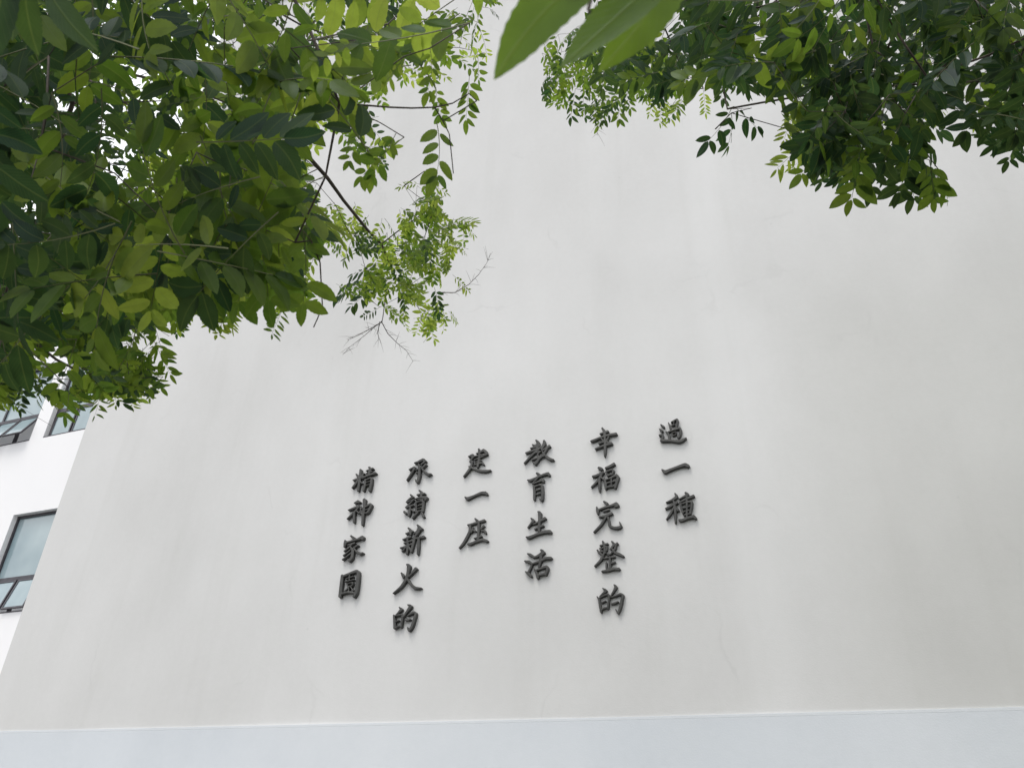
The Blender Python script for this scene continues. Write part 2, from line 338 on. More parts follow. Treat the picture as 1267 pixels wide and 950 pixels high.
# ------------------------------------------------------------------ the raised characters, strokes traced with a brush width
GL = [
('過', 805, 510, 13.57, "170,205,25 215,240,42;150,280,25 190,310,45;150,380,38 195,378,42 200,420,36 182,465,42;165,470,28 200,472,45 330,468,45 460,485,50 530,465,58 595,425,20;295,170,18 320,220,32 332,290,28;345,160,24 430,118,36 450,130,38 440,200,36 425,265,28;350,215,20 395,205,20;388,150,18 382,200,20;255,320,22 285,345,36 305,385,38 315,435,42;295,325,26 400,288,32 485,262,42 505,300,38 490,375,42 465,418,36 440,402,12;355,345,18 372,385,20;358,340,18 425,325,20 420,370,20 370,385,20"),
('一', 805, 560, 9.5, "132,195,18 168,222,44 230,197,36 320,162,34 400,138,42 440,152,38 446,160,20"),
('種', 805, 560, 9.5, "285,475,18 305,515,40 250,552,30 185,580,18;180,652,28 240,622,32 305,585,36;268,565,26 284,640,32 290,740,34 290,822,18;268,645,22 235,710,32 187,778,18;290,635,26 320,672,36;410,468,28 435,492,40 390,512,28 338,540,18;338,582,20 400,548,32 500,505,36;420,500,24 424,620,24 424,750,26;348,595,22 362,660,26 378,705,24;352,602,20 420,578,22 480,572,32 482,620,28 465,700,30;378,650,16 468,625,17;382,692,16 462,672,17;390,730,20 468,712,22;337,785,28 365,790,38 430,765,32 500,745,40 528,765,32"),
('幸', 720, 520, 9.5, "238,90,26 262,130,36 266,200,30;215,155,22 300,127,32;102,240,18 130,235,32 240,190,26 330,165,30 398,155,34;222,205,20 245,232,26;312,190,20 288,232,26;202,270,22 260,247,26 325,258,22;160,330,24 250,295,28 342,268,38;266,190,26 270,290,32 268,370,30 265,418,16"),
('福', 720, 520, 9.5, "197,555,32 228,568,38;127,655,26 170,645,32 245,610,36;235,620,28 190,700,32 112,780,22;202,690,30 206,760,32 205,833,18;222,665,22 255,690,26;277,555,24 320,540,34 373,510,38;280,602,20 298,645,22;285,600,20 345,575,26 368,588,28 350,635,22;300,647,20 350,627,20;262,680,22 276,740,32 277,800,26;275,697,20 340,670,22 400,642,34 423,665,36 405,730,34 388,788,32;342,672,18 342,770,18;285,737,18 392,708,18;280,785,22 388,765,24"),
('完', 720, 610, 9.5, "257,95,22 292,122,38;172,162,18 182,200,38 185,238,24;182,196,24 260,166,28 340,142,28 400,122,42 418,142,36 385,158,18;252,210,22 312,190,28;202,277,20 270,265,30 348,237,34;285,270,26 230,360,32 142,453,24;304,280,26 318,340,28 325,384,32 380,404,32 438,400,38 458,385,28 440,335,12"),
('整', 720, 610, 9.5, "213,612,20 298,592,26;243,565,24 262,620,30 270,700,26;208,645,20 230,682,24;225,645,20 292,625,24 288,672,22;235,682,18 290,665,20;178,665,18 200,692,32 232,720,26;266,680,24 222,780,34 152,853,24;292,700,20 310,725,26;350,565,22 376,600,34 335,652,24;350,622,18 412,590,34;400,600,24 382,660,28 330,715,24;345,645,22 385,695,32 440,716,36 484,738,26;258,762,20 380,745,26;326,745,24 330,900,26;284,815,22 290,900,24;335,825,18 382,808,26;235,915,24 300,905,32 380,885,34 433,888,36"),
('的', 720, 700, 13.57, "345,370,20 400,412,52 340,470,38 300,510,28;252,510,22 285,560,38 300,660,42 318,768,36;292,535,26 380,485,36 438,475,38 450,530,36 440,640,40 436,720,26;335,612,22 390,585,30;322,735,30 380,700,34 436,700,26;537,310,22 568,352,56 520,440,38 480,505,22;482,520,26 560,500,32 640,468,42 688,490,44 670,560,48 645,680,50 605,788,36 562,722,13;492,630,28 540,622,42 600,600,32"),
('教', 635, 535, 10, "282,95,26 306,125,42 292,190,32;238,148,20 262,158,26 320,142,24;215,192,22 260,180,30 325,160,26;157,250,26 230,225,32 330,190,30;345,170,24 300,215,30 225,280,32 137,375,22;380,100,28 380,140,42 348,205,28;232,330,26 270,320,26 372,285,32;285,245,20 330,232,22 300,268,22 312,330,28 272,383,36 240,365,14;350,225,18 442,165,38;425,175,28 385,245,32 345,300,28 272,365,30;362,240,26 400,290,34 450,325,38 493,335,26"),
('育', 635, 535, 10, "290,500,28 322,522,38;177,585,20 210,590,36 300,550,30 380,515,32 430,505,38 443,525,28;310,545,22 270,590,26 240,622,22;240,632,20 300,608,24 370,585,30;345,570,22 370,605,28;252,658,28 260,740,32 257,828,26;257,670,20 320,645,24 353,655,32 360,740,36 350,832,34 322,815,12;278,717,16 345,695,18;278,767,16 345,747,18"),
('生', 635, 625, 9.5, "207,150,18 235,178,38 205,215,26 172,258,20;232,220,18 300,190,28 368,152,40;290,72,20 310,92,44 306,180,32 300,300,32;252,277,22 300,257,26 348,237,28;152,370,20 185,375,38 270,340,32 360,310,38 428,305,40 438,320,26"),
('活', 635, 625, 9.5, "167,565,18 200,580,36 240,602,26;132,652,18 180,660,36 220,682,22;142,777,18 175,800,40 205,828,34;170,790,30 202,735,28 218,685,20;325,522,24 348,552,50 290,590,34 232,610,18;227,682,20 300,657,30 380,620,34 438,617,38;325,570,32 318,650,32 300,720,28;250,752,22 275,800,34 285,848,32;265,762,24 330,737,28 388,718,36 402,745,34 377,810,32;288,818,26 382,798,28"),
('建', 555, 545, 10.56, "392,108,24 400,200,28 375,340,30;362,165,20 420,148,24 450,122,38 482,142,42 492,175,32 445,200,22;300,212,20 400,190,24 505,175,22;335,250,20 440,205,24;330,312,22 430,288,28 455,308,24;345,280,18 420,258,22;262,205,24 310,188,38 325,202,28 298,240,26 277,272,22;277,275,22 305,272,28 288,340,32 250,400,32 197,463,24;267,337,26 330,365,30 400,390,36 480,395,38 543,385,24"),
('一', 555, 545, 10.56, "212,735,18 245,755,46 330,720,32 420,682,38 480,682,46 502,700,24"),
('座', 555, 595, 10, "325,462,20 350,487,36;237,540,22 290,530,30 370,505,30 438,485,36;265,545,26 258,620,34 215,710,36 170,780,32 132,823,22;300,575,22 285,615,24 278,635,20;292,600,20 325,615,30;430,555,32 398,590,24;402,612,20 440,612,30 455,642,26;370,520,28 368,620,30 357,735,30;317,705,20 350,700,26 400,680,26;237,775,24 270,775,36 340,745,32 420,722,34 473,740,36"),
('承', 485, 560, 10.56, "292,130,20 340,117,32 400,88,38 428,107,34 380,150,26;345,150,26 355,200,32 350,300,36 325,380,34 302,345,14;225,217,24 290,187,28 268,240,30 192,353,22;310,222,18 350,207,20;310,262,18 350,250,20;435,152,32 395,193,26;370,180,24 420,245,34 470,283,40 503,275,24"),
('續', 485, 560, 10.56, "240,545,22 262,575,36 215,610,26 187,640,22;190,645,22 268,612,20;275,612,26 225,668,26 177,710,22;180,712,26 270,682,26;158,770,36 175,790,28;222,742,26 213,818,28;250,738,22 275,762,28;235,690,20 228,800,22;355,490,26 380,515,32 375,580,24;327,547,22 420,530,28;302,600,20 375,577,24 448,582,34 430,618,24;330,608,16 425,598,18;307,640,22 312,760,26;312,652,20 370,625,22 408,640,34 396,760,32;328,692,14 385,675,15;328,728,14 385,713,15;312,765,20 395,750,20;330,780,26 267,848,30;385,780,26 408,833,34"),
('薪', 475, 640, 9.5, "257,187,20 332,160,28;285,122,22 310,150,34 308,200,22;347,190,20 400,150,32 438,130,34;390,87,22 410,112,36 380,190,24;222,257,22 310,227,26;237,300,18 320,272,22;192,355,20 240,345,28 318,310,24;270,235,22 276,340,28 266,423,26;255,350,20 215,393,24;290,345,20 315,393,28;405,165,32 365,220,28 345,290,30 317,398,30;357,250,20 410,235,26 463,225,36;405,240,26 400,330,34 395,428,26"),
('火', 475, 640, 9.5, "202,650,20 220,680,34 225,710,18;267,550,22 290,570,48 280,640,34 260,720,36 200,810,34 107,888,18;370,602,44 340,640,30 290,690,24;265,710,24 310,780,32 360,825,40 433,827,18"),
('的', 470, 735, 17.27, "410,272,28 450,322,66 390,390,48 337,440,28;290,442,36 305,560,56 308,718,56;332,452,36 440,432,46 482,435,46 465,550,46 447,698,36;335,580,26 392,556,32;312,725,36 390,675,40 445,680,32;590,217,28 650,257,76 570,370,56 502,473,38;592,450,36 640,420,42 720,382,58 762,410,52 720,560,62 680,680,62 620,768,56 577,692,13;542,540,36 590,550,46 638,530,36"),
('精', 415, 570, 10.56, "325,115,30 316,220,32 290,383,32;232,250,24 300,227,30 355,200,26;270,172,22 293,212,30;368,162,26 345,190,22;290,250,22 250,310,30 217,348,24;320,270,20 343,290,24;437,82,26 450,102,38 430,185,24;402,128,20 480,97,30;402,162,18 468,137,22;345,225,22 420,187,30 518,157,32;385,245,22 380,310,28 360,383,30;392,248,18 450,222,22 468,232,28 460,310,32 440,383,32;398,278,14 448,264,16;392,318,14 445,304,16"),
('神', 415, 570, 10.56, "247,547,22 290,530,42 313,535,28;167,640,20 240,612,30 308,590,28;300,602,24 230,680,30 152,753,22;240,672,30 235,798,28;272,652,20 300,678,26;375,507,44 370,600,34 355,720,34 345,833,24;322,612,22 335,690,26;328,622,20 400,592,24 450,562,32 463,580,32 425,660,32 402,680,24;338,658,14 430,622,18;338,695,18 410,672,22"),
('家', 405, 655, 10, "290,77,26 320,102,38;215,132,20 215,170,34 207,210,24;217,162,24 290,140,26 370,117,28 430,92,44 428,118,26;252,187,20 332,165,26;300,182,22 260,220,26 207,265,22;275,202,22 310,260,32 300,340,36 270,383,34 247,365,12;290,242,18 197,318,22;292,285,20 187,368,24;368,192,30 320,227,24;322,232,24 360,270,30 400,295,36 433,285,22"),
('園', 405, 655, 10, "180,567,34 165,700,38 150,825,36;187,575,30 270,542,32 350,512,38 378,527,38 370,650,40 350,780,38 325,828,30;165,792,26 250,770,26 330,782,24;228,605,16 312,578,18;270,562,16 266,630,16;215,642,16 322,616,18;240,668,14 248,702,14;245,668,14 308,652,18 300,692,16;247,702,14 300,690,14;265,702,18 215,758,20;260,702,14 256,765,16;280,702,16 312,748,22"),
]
def spline(P, n=7):
    P = np.array(P); out = []
    if len(P) == 2: return [P[0]+(P[1]-P[0])*k/n for k in range(n+1)]
    Q = np.vstack([2*P[0]-P[1], P, 2*P[-1]-P[-2]])
    for i in range(1, len(Q)-2):
        a, b_, c, d_ = Q[i-1:i+3]
        for k in range(n):
            s = k/n
            cr_ = .5*((2*b_)+(-a+c)*s+(2*a-5*b_+4*c-d_)*s*s+(-a+3*b_-3*c+d_)*s**3)
            out.append(cr_*.6+(b_+(c-b_)*s)*.4)
    out.append(P[-1]); return out
TH = .052; BV = .006
CP = math.cos(math.radians(38)); SP = math.sin(math.radians(38))
col_names = ['rightmost', 'second from the right', 'third from the right', 'fourth from the right', 'second from the left', 'leftmost']
col_of = [0]*3+[1]*5+[2]*4+[3]*3+[4]*5+[5]*4
row_n = {3: ['top', 'middle', 'bottom'], 4: ['top', 'second', 'third', 'bottom'], 5: ['top', 'second', 'third', 'fourth', 'bottom']}
for gi, (ch, ox, oy, sc_, S) in enumerate(GL):
    strokes = [[tuple(map(float, q.split(','))) for q in s_.split()] for s_ in S.split(';')]
    segs = []
    for st in strokes:
        pts = spline(st)
        for a, b_ in zip(pts[:-1], pts[1:]): segs.append((*a, *b_))
    segs = np.array(segs); cell = .42*sc_
    x0 = min(segs[:, 0].min(), segs[:, 3].min())-45; x1 = max(segs[:, 0].max(), segs[:, 3].max())+45
    y0 = min(segs[:, 1].min(), segs[:, 4].min())-45; y1 = max(segs[:, 1].max(), segs[:, 4].max())+45
    gx = np.arange(x0, x1, cell); gy = np.arange(y0, y1, cell); GX, GY = np.meshgrid(gx, gy)
    F = np.full(GX.shape, 1e3)
    for ax, ay, aw, bx, by, bw in segs:
        dx, dy = bx-ax, by-ay; l2 = dx*dx+dy*dy+1e-9
        s = np.clip(((GX-ax)*dx+(GY-ay)*dy)/l2, 0, 1)
        ex, ey = GX-ax-s*dx, GY-ay-s*dy
        e1, e2 = np.abs(ex*CP-ey*SP), np.abs(ex*SP+ey*CP)
        F = np.minimum(F, (e1**3+e2**3)**(1/3)-(aw+(bw-aw)*s)*.452)
    ny_, nx_ = F.shape; vid = {}; V = []; polys = []; Fl = F.tolist()
    pxm = D/FPX*1.35/sc_
    def wp(cx, cy, h):
        p = on_plane(ox+cx/sc_, oy+cy/sc_, D-TH); return (p.x, D-h, p.z)
    def vert(key, cx, cy, d_):
        if key not in vid:
            h = TH-BV*max(0, 1-(-d_)*pxm/BV) if d_ < 0 else TH-BV
            vid[key] = len(V); V.append((cx, cy, h))
        return vid[key]
    edges = {}
    for j in range(ny_-1):
        for i in range(nx_-1):
            cs = [(i, j), (i+1, j), (i+1, j+1), (i, j+1)]; vals = [Fl[b_][a] for a, b_ in cs]
            if min(vals) >= 0: continue
            pol = []
            for k in range(4):
                (a, b_), (c, d_) = cs[k], cs[(k+1) % 4]; va, vb = vals[k], vals[(k+1) % 4]
                if va < 0: pol.append(vert((a, b_), gx[a], gy[b_], va))
                if (va < 0) != (vb < 0):
                    s = va/(va-vb); key = ('e',)+tuple(sorted([(a, b_), (c, d_)]))
                    pol.append(vert(key, gx[a]+(gx[c]-gx[a])*s, gy[b_]+(gy[d_]-gy[b_])*s, 0))
            if len(pol) >= 3: polys.append(pol)
    par = list(range(len(V)))
    def find(a):
        while par[a] != a: par[a] = par[par[a]]; a = par[a]
        return a
    ecount = {}
    for p in polys:
        for k in range(len(p)):
            a, b_ = p[k], p[(k+1) % len(p)]; par[find(a)] = find(b_); ecount[(a, b_)] = 1
    comps = {}
    for p in polys: comps.setdefault(find(p[0]), []).append(p)
    ce = on_plane(ox+(x0+x1)/2/sc_, oy+(y0+y1)/2/sc_, D)
    root = empty('wall_character', (ce.x, D, ce.z))
    cn = col_of.count(col_of[gi]); ri = gi-col_of.index(col_of[gi])
    tag(root, 'raised charcoal brush-style character %s, %s of the %s column' % (ch, row_n[cn][ri], col_names[col_of[gi]]), 'wall letter', 'raised charcoal characters on the plaster wall')
    for _, ps in sorted(comps.items(), key=lambda q: -len(q[1])):
        if len(ps) < 4: continue
        mp = {}; vs = []; fs = []
        def vi(a, back=False):
            k = (a, back)
            if k not in mp:
                cx, cy, h = V[a]; mp[k] = len(vs); vs.append(wp(cx, cy, -.004 if back else h))
            return mp[k]
        for p in ps:
            fs.append([vi(a) for a in p][::-1])
            for k in range(len(p)):
                a, b_ = p[k], p[(k+1) % len(p)]
                if (b_, a) not in ecount: fs.append([vi(a), vi(b_), vi(b_, True), vi(a, True)])
        g = MB(); g.add(vs, fs); loc_part('stroke', g, M['letter'], root)

# ------------------------------------------------------------------ leaves: pinnate leaves built leaflet by leaflet
def leaflet(mb, L, W, org, d, nrm, rng, seg=6, serr=0., mi=0, cf=1.):
    d = d.normalized(); nrm = (nrm-d*nrm.dot(d)).normalized(); side = d.cross(nrm)
    curl = rng.uniform(.0, .2)*L*cf; fold = rng.uniform(.02, .22); twist = rng.uniform(-.25, .25); bend = rng.uniform(-.08, .08)*L
    vs = []; uv = []
    for k in range(seg+1):
        s = k/seg
        c = org+d*(L*s)-nrm*(curl*s*s)+side*(bend*math.sin(s*3.1))
        prof = (max(s, 0)**.62)*(max(1-s, 0)**.80)*1.86 if s < .999 else 0
        if s > .80: prof *= 1-(s-.80)*1.1
        if serr and 0 < k < seg: prof *= 1+(serr if k % 2 else -serr)
        hw = W/2*min(prof, 1.06)
        sd = (side*math.cos(twist*s)+nrm*math.sin(twist*s))
        vs += [c-sd*hw+nrm*fold*hw, c, c+sd*hw+nrm*fold*hw]; uv += [(s, .5-.5*prof), (s, .5), (s, .5+.5*prof)]
    fs = []
    for k in range(seg):
        a = 3*k
        for q in (0, 1):
            if k == 0: fs.append((a+1, a+3+q, a+4+q))
            elif k == seg-1: fs.append((a+q, a+q+1, a+4))
            else: fs.append((a+q, a+q+1, a+4+q, a+3+q))
    mb.add(vs, fs, mi, uv)
def compound(rng, LR, npair, LL, ratio, seg, serr, droop, pieces=False, tubes=True):
    """rachis along +X, blade normal +Z; returns one MB or (rachis MB, [leaflet MBs])"""
    rach = MB(); sag = rng.uniform(.05, .25)*LR; sway = rng.uniform(-.24, .24)*LR
    pt = lambda s: Vector((LR*s, sway*s*s, -sag*s*s))
    ps = [pt(k/5) for k in range(6)]
    if tubes: rach.tube(ps, [.0016*LL/.07*(1-.55*k/5) for k in range(6)], 3, 1)
    outs = []
    def one(s, sidev, scale, droopf):
        m_ = MB() if pieces else rach
        o = pt(s); fwd = (pt(min(s+.05, 1.05))-pt(s-.05)).normalized()
        dr = droop*rng.uniform(.5, 1.4)*droopf
        ang = math.radians(rng.uniform(42, 66))
        dd = fwd*math.cos(ang)+Vector((0, sidev, 0))*math.sin(ang)+Vector((0, 0, -dr)) if sidev else fwd+Vector((0, rng.uniform(-.2, .2), -dr*.5))
        nn = Vector((rng.uniform(-.3, .3), rng.uniform(-.35, .35), 1))
        l = LL*scale*rng.uniform(.72, 1.15)
        dn = dd.normalized()
        leaflet(m_, l, l*ratio*rng.uniform(.88, 1.1), o+dn*.004, dn, nn, rng, seg, serr)
        if pieces: outs.append(m_)
    for k in range(npair):
        s = .2+.74*k/max(1, npair-1)
        sc = .78+.34*math.sin(math.pi*(k+.6)/(npair+.2))
        for sg in (-1, 1):
            if rng.random() < .06 and not pieces: continue
            one(s+(sg*.22+rng.uniform(-.08, .08))*.74/npair, sg, sc, 1)
    one(1, 0, .95, 1)
    return (rach, outs) if pieces else rach
LR_REF = .17
rv = random.Random(11)
MID = [compound(rv, LR_REF, rv.choice((4, 5, 5, 6)), .062, rv.uniform(.48, .58), 6, .0, rv.uniform(.0, .35)) for _ in range(12)]
ROUND = [compound(rv, .16, rv.choice((3, 3, 4)), .08, rv.uniform(.56, .68), 8, 0, rv.uniform(.0, .4)) for _ in range(8)]
SLIM = [compound(rv, .16, rv.choice((5, 6, 6)), .052, rv.uniform(.34, .42), 6, 0, rv.uniform(.05, .3)) for _ in range(8)]
NEAR = [compound(rv, .19, rv.choice((4, 5)), .074, rv.uniform(.58, .72), 14, .04, rv.uniform(.0, .35)) for _ in range(8)]
LOW = [compound(rv, .19, 4, .07, .55, 2, 0, .3, tubes=False) for _ in range(5)]
SETS = {'mid': MID, 'round': ROUND, 'slim': SLIM, 'near': NEAR, 'low': LOW}
_cache = {}
def leaf_mesh(kind, i, tone):
    k = (kind, i, tone)
    if k not in _cache: _cache[k] = SETS[kind][i].mesh('leaf', [M[tone], M['stem']], False)
    return _cache[k]
PTS = {k: [np.array([tuple(q) for q in mb.v]) for mb in v] for k, v in SETS.items()}
def basis(p, d, n, s=1.):
    d = Vector(d).normalized(); n = Vector(n); n = (n-d*n.dot(d))
    n = n.normalized() if n.length > 1e-4 else d.orthogonal().normalized()
    y = n.cross(d)
    return Matrix(((d.x*s, y.x*s, n.x*s, p[0]), (d.y*s, y.y*s, n.y*s, p[1]), (d.z*s, y.z*s, n.z*s, p[2]), (0, 0, 0, 1)))

# silhouette of the foliage as seen in the photograph (where leaves may stand inside the view)
LEFT = [(0,0),(625,0),(622,18),(607,22),(602,50),(613,70),(594,76),(597,105),(583,100),(572,92),(560,100),(556,128),(525,112),(497,114),(487,124),(478,135),(482,152),(500,165),(520,190),(505,203),(490,204),(478,238),(468,214),(455,236),(450,208),(424,222),(440,196),(406,184),(399,196),(404,216),(412,250),(421,250),(448,255),(471,272),(494,265),(498,240),(488,224),(515,226),(562,212),(549,258),(557,268),(587,270),(596,291),(581,296),(582,308),(575,324),(564,328),(582,346),(586,361),(577,371),(560,365),(557,381),(571,400),(557,411),(542,399),(534,428),(518,422),(520,398),(506,400),(494,410),(484,398),(476,388),(443,400),(443,389),(456,381),(450,374),(427,378),(424,366),(400,366),(404,355),(428,346),(450,343),(448,332),(423,331),(448,322),(442,314),(418,328),(408,314),(396,318),(399,383),(381,412),(361,398),(351,384),(335,426),(326,399),(320,375),(302,408),(294,398),(282,418),(272,430),(258,414),(232,398),(226,424),(207,438),(201,450),(213,465),(213,489),(193,499),(169,512),(146,510),(123,512),(112,514),(88,532),(74,514),(58,515),(63,495),(36,499),(20,513),(0,509)]
RIGHT = [(735,0),(700,20),(668,60),(663,90),(664,114),(675,135),(690,138),(703,136),(707,151),(719,155),(738,155),(749,163),(766,156),(778,141),(797,136),(806,152),(815,163),(824,154),(839,152),(857,141),(867,146),(877,150),(882,130),(897,141),(906,137),(892,160),(873,178),(876,198),(897,197),(910,193),(913,180),(908,166),(918,168),(934,166),(938,154),(948,168),(948,148),(964,142),(972,144),(957,156),(956,170),(955,212),(962,221),(985,216),(996,236),(1022,243),(1042,238),(1052,262),(1063,242),(1088,253),(1101,234),(1104,246),(1108,256),(1130,256),(1136,236),(1150,236),(1160,260),(1170,232),(1195,243),(1192,226),(1165,214),(1178,195),(1174,177),(1180,172),(1206,175),(1218,184),(1226,204),(1248,212),(1262,207),(1267,190),(1267,0)]
GAPS = [([(133,92),(200,98),(204,128),(180,142),(140,138),(128,118)],.3),([(68,130),(100,126),(122,150),(120,166),(85,160)],.4),([(101,52),(124,52),(122,72),(103,72)],.5),([(126,162),(150,170),(150,184),(127,180)],.08),([(131,196),(168,198),(166,222),(133,222)],.5),([(246,38),(280,42),(278,64),(248,60)],.1),([(284,40),(313,30),(310,50),(290,70)],.25),([(223,158),(248,172),(246,198),(230,188)],.25),([(192,184),(209,186),(208,196),(193,195)],.0),([(145,292),(163,290),(166,314),(150,316)],.05),([(386,205),(405,186),(420,222),(415,245),(392,240)],.0),
 ([(50,432),(72,440),(88,452),(84,476),(60,484),(46,462)],.02),([(133,402),(160,405),(182,425),(176,436),(150,430)],.25),([(345,8),(362,8),(360,22),(346,18)],.0),([(395,0),(408,0),(404,10)],.0),([(190,395),(210,392),(214,420),(196,424)],.2),([(352,318),(366,300),(362,322)],.0),([(250,60),(256,60),(262,80),(250,84)],.1),
 ([(478,90),(488,84),(496,110),(482,112)],.0),([(553,120),(560,100),(570,115),(560,130)],.0),
 ([(1110,5),(1135,0),(1138,25),(1122,24)],.0),([(1080,32),(1100,44),(1094,48)],.1),([(1112,50),(1124,70),(1116,66)],.1),([(943,10),(956,22),(950,45),(940,38)],.15),([(880,50),(896,60),(890,78),(882,66)],.2),([(1190,60),(1222,56),(1226,68),(1196,84)],.25),([(1208,100),(1226,96),(1218,122),(1204,128)],.1),([(987,112),(1010,115),(1024,122),(1000,124)],.0),([(957,124),(985,122),(975,138),(958,138)],.1),([(850,100),(870,108),(862,122),(846,112)],.1),([(1020,142),(1032,146),(1024,160)],.1),([(832,5),(842,14),(836,36),(830,20)],.1),([(1235,25),(1247,30),(1238,42)],.1)]
def inpoly(px, py, poly):
    r_ = np.zeros(px.shape, bool); j = len(poly)-1
    for i in range(len(poly)):
        xi, yi = poly[i]; xj, yj = poly[j]
        if yi != yj: r_ ^= ((yi > py) != (yj > py)) & (px < (xj-xi)*(py-yi)/(yj-yi)+xi)
        j = i
    return r_
GS = 2
GXp, GYp = np.meshgrid(np.arange(-40, 1310, GS)+.5, np.arange(-40, 990, GS)+.5)
def mkmask(poly):
    P_ = [(x if 0 < x < 1267 else (-60 if x <= 0 else 1340), y if y > 0 else -60) for x, y in poly]
    return inpoly(GXp, GYp, P_)
ML, MR = mkmask(LEFT), mkmask(RIGHT)
rgp = random.Random(21)
for _ in range(150):
    x, y, r_ = (rgp.uniform(0, 600), rgp.uniform(0, 480), rgp.uniform(4, 9)) if _ % 2 else (rgp.uniform(740, 1267), rgp.uniform(0, 180), rgp.uniform(4, 9))
    GAPS.append(([(x-r_, y), (x, y-r_), (x+r_*1.3, y+1), (x+2, y+r_)], .12))
GAPM = np.ones(GXp.shape)
for gp, a in GAPS: GAPM[inpoly(GXp, GYp, gp)] = a
MASKA = ML | MR
def lookup(arr, x, y, out):
    ix = ((x+40)/GS).astype(int); iy = ((y+40)/GS).astype(int)
    ok = (ix >= 0) & (ix < arr.shape[1]) & (iy >= 0) & (iy < arr.shape[0])
    r_ = np.full(x.shape, out, dtype=float); r_[ok] = arr[iy[ok], ix[ok]]; return r_
def erode(m, n):
    m = m.copy()
    for _ in range(n):
        q = m.copy(); q[1:] &= m[:-1]; q[:-1] &= m[1:]; q[:, 1:] &= m[:, :-1]; q[:, :-1] &= m[:, 1:]; m = q
    return m
MASKE = erode(MASKA, 7)
def visible_ok(P, rng, tol=.0, gaps=True, inner=False):
    x, y, z = project(P)
    inf = (z > .05) & (x > -12) & (x < 1279) & (y > -12) & (y < 962)
    if not inf.any(): return True
    m_ = lookup(MASKE if inner else MASKA, x, y, 0.)
    if ((m_ < .5) & inf).mean() > tol: return False
    if gaps:
        g_ = lookup(GAPM, x, y, 1.); low = g_[inf].min() if inf.any() else 1
        if low < 1 and ((g_ < 1) & inf).mean() > .14 and rng.random() > low: return False
    return True

class Tree:
    def __init__(s, base, seed):
        s.base = Vector(base); s.rng = random.Random(seed); s.leaves = []   # (matrix, kind, idx, tone, px size)
        s.nodes = []; s.par = []; s.paths = []
    def leaf(s, M4, kind, tone, idx=None):
        i = s.rng.randrange(len(SETS[kind])) if idx is None else idx
        s.leaves.append([M4, kind, i, tone])
    def points(s, M4, kind, i):
        A = np.array(M4); P = PTS[kind][i]; return P@A[:3, :3].T+A[:3, 3]
    def add_path(s, pts, start=None):
        prev = start
        for p in pts:
            s.nodes.append(Vector(p)); s.par.append(prev if prev is not None else -1); prev = len(s.nodes)-1
        return prev
    def connect(s, p, maxn=14):
        A = np.array([tuple(q) for q in s.nodes]); d = np.linalg.norm(A-np.array(p), axis=1)
        order = np.argsort(d)[:maxn]; best = None
        for k in order:
            q = s.nodes[int(k)]; seg = np.array([tuple(q.lerp(Vector(p), a)) for a in np.linspace(0, 1, 10)])
            if visible_ok(seg, s.rng, gaps=False): best = int(k); break
        if best is None or (T_len := (s.nodes[best]-Vector(p)).length) > 1.5: return None
        q = s.nodes[best]; L = (Vector(p)-q).length; n = max(1, int(L/.13))
        off = Vector((s.rng.uniform(-1, 1), s.rng.uniform(-1, 1), s.rng.uniform(.2, 1)))*L*.06
        pts = [q.lerp(Vector(p), a/n)+off*math.sin(math.pi*a/n) for a in range(1, n+1)]
        return s.add_path(pts, best)
TA = Tree((-4.2, -.6, 0), 3); TB = Tree((3.6, .4, 0), 7)
for T, limbs, crown in ((TA, [(-3.9,1.2,4.3),(-2.4,.4,4.7),(-4.6,2.6,5.2),(-5.4,.2,4.6),(-3.2,-1.6,5.0),(-3.0,2.6,5.9),(-5.6,3.9,4.6)], (-4.1,-.5,2.6)), (TB, [(2.4,1.9,4.2),(1.9,.6,4.4),(3.3,2.5,5.0),(4.8,.3,4.7),(3.4,-1.3,4.8),(1.3,2.4,5.4)], (3.5,.5,2.6))):
    tr0 = T.add_path([T.base+Vector((0, 0, -.1)), T.base+Vector((.03, .02, .5)), T.base+Vector((.05, .0, 1.2)), T.base+Vector((.04, .05, 1.9)), Vector(crown)])
    T.trunk_n = tr0
    for l in limbs:
        a, b_ = Vector(crown), Vector(l); n = 8; o_ = Vector((T.rng.uniform(-.2, .2), T.rng.uniform(-.2, .2), .35))
        T.add_path([a.lerp(b_, k/n)+o_*math.sin(math.pi*k/n) for k in range(1, n+1)], tr0)

TA.add_path([at(-180,-160,2.6),at(-40,-130,2.1),at(140,-110,1.8),at(300,-100,1.7),at(460,-110,1.75),at(600,-130,1.9)], TA.trunk_n)
def place(T, px, py, t, kind, tone, rng, scale=1., outward=None):
    """one leaf hanging near pixel position, checked against the silhouette"""
    p = at(px, py, t)
    inner = rng.random() < .65 and t < 4.3
    for tr in range(4):
        side = 1 if T is TA else -1; a_ = rng.gauss(.35*side, .95)
        d = Vector(-UP*math.cos(a_)+RT*math.sin(a_)+FW*rng.gauss(0, .3))
        n = Vector((rng.gauss(0, .4), rng.gauss(0, .4), .35+rng.gauss(0, .3)))-Vector(FW)*.9
        k = rng.randrange(len(SETS[kind])); s = scale*rng.uniform(.85, 1.15)
        M4 = basis(p, d, n, s)
        if visible_ok(T.points(M4, kind, k), rng, .02, True, inner):
            T.leaf(M4, kind, tone, k); return p, d
    return None
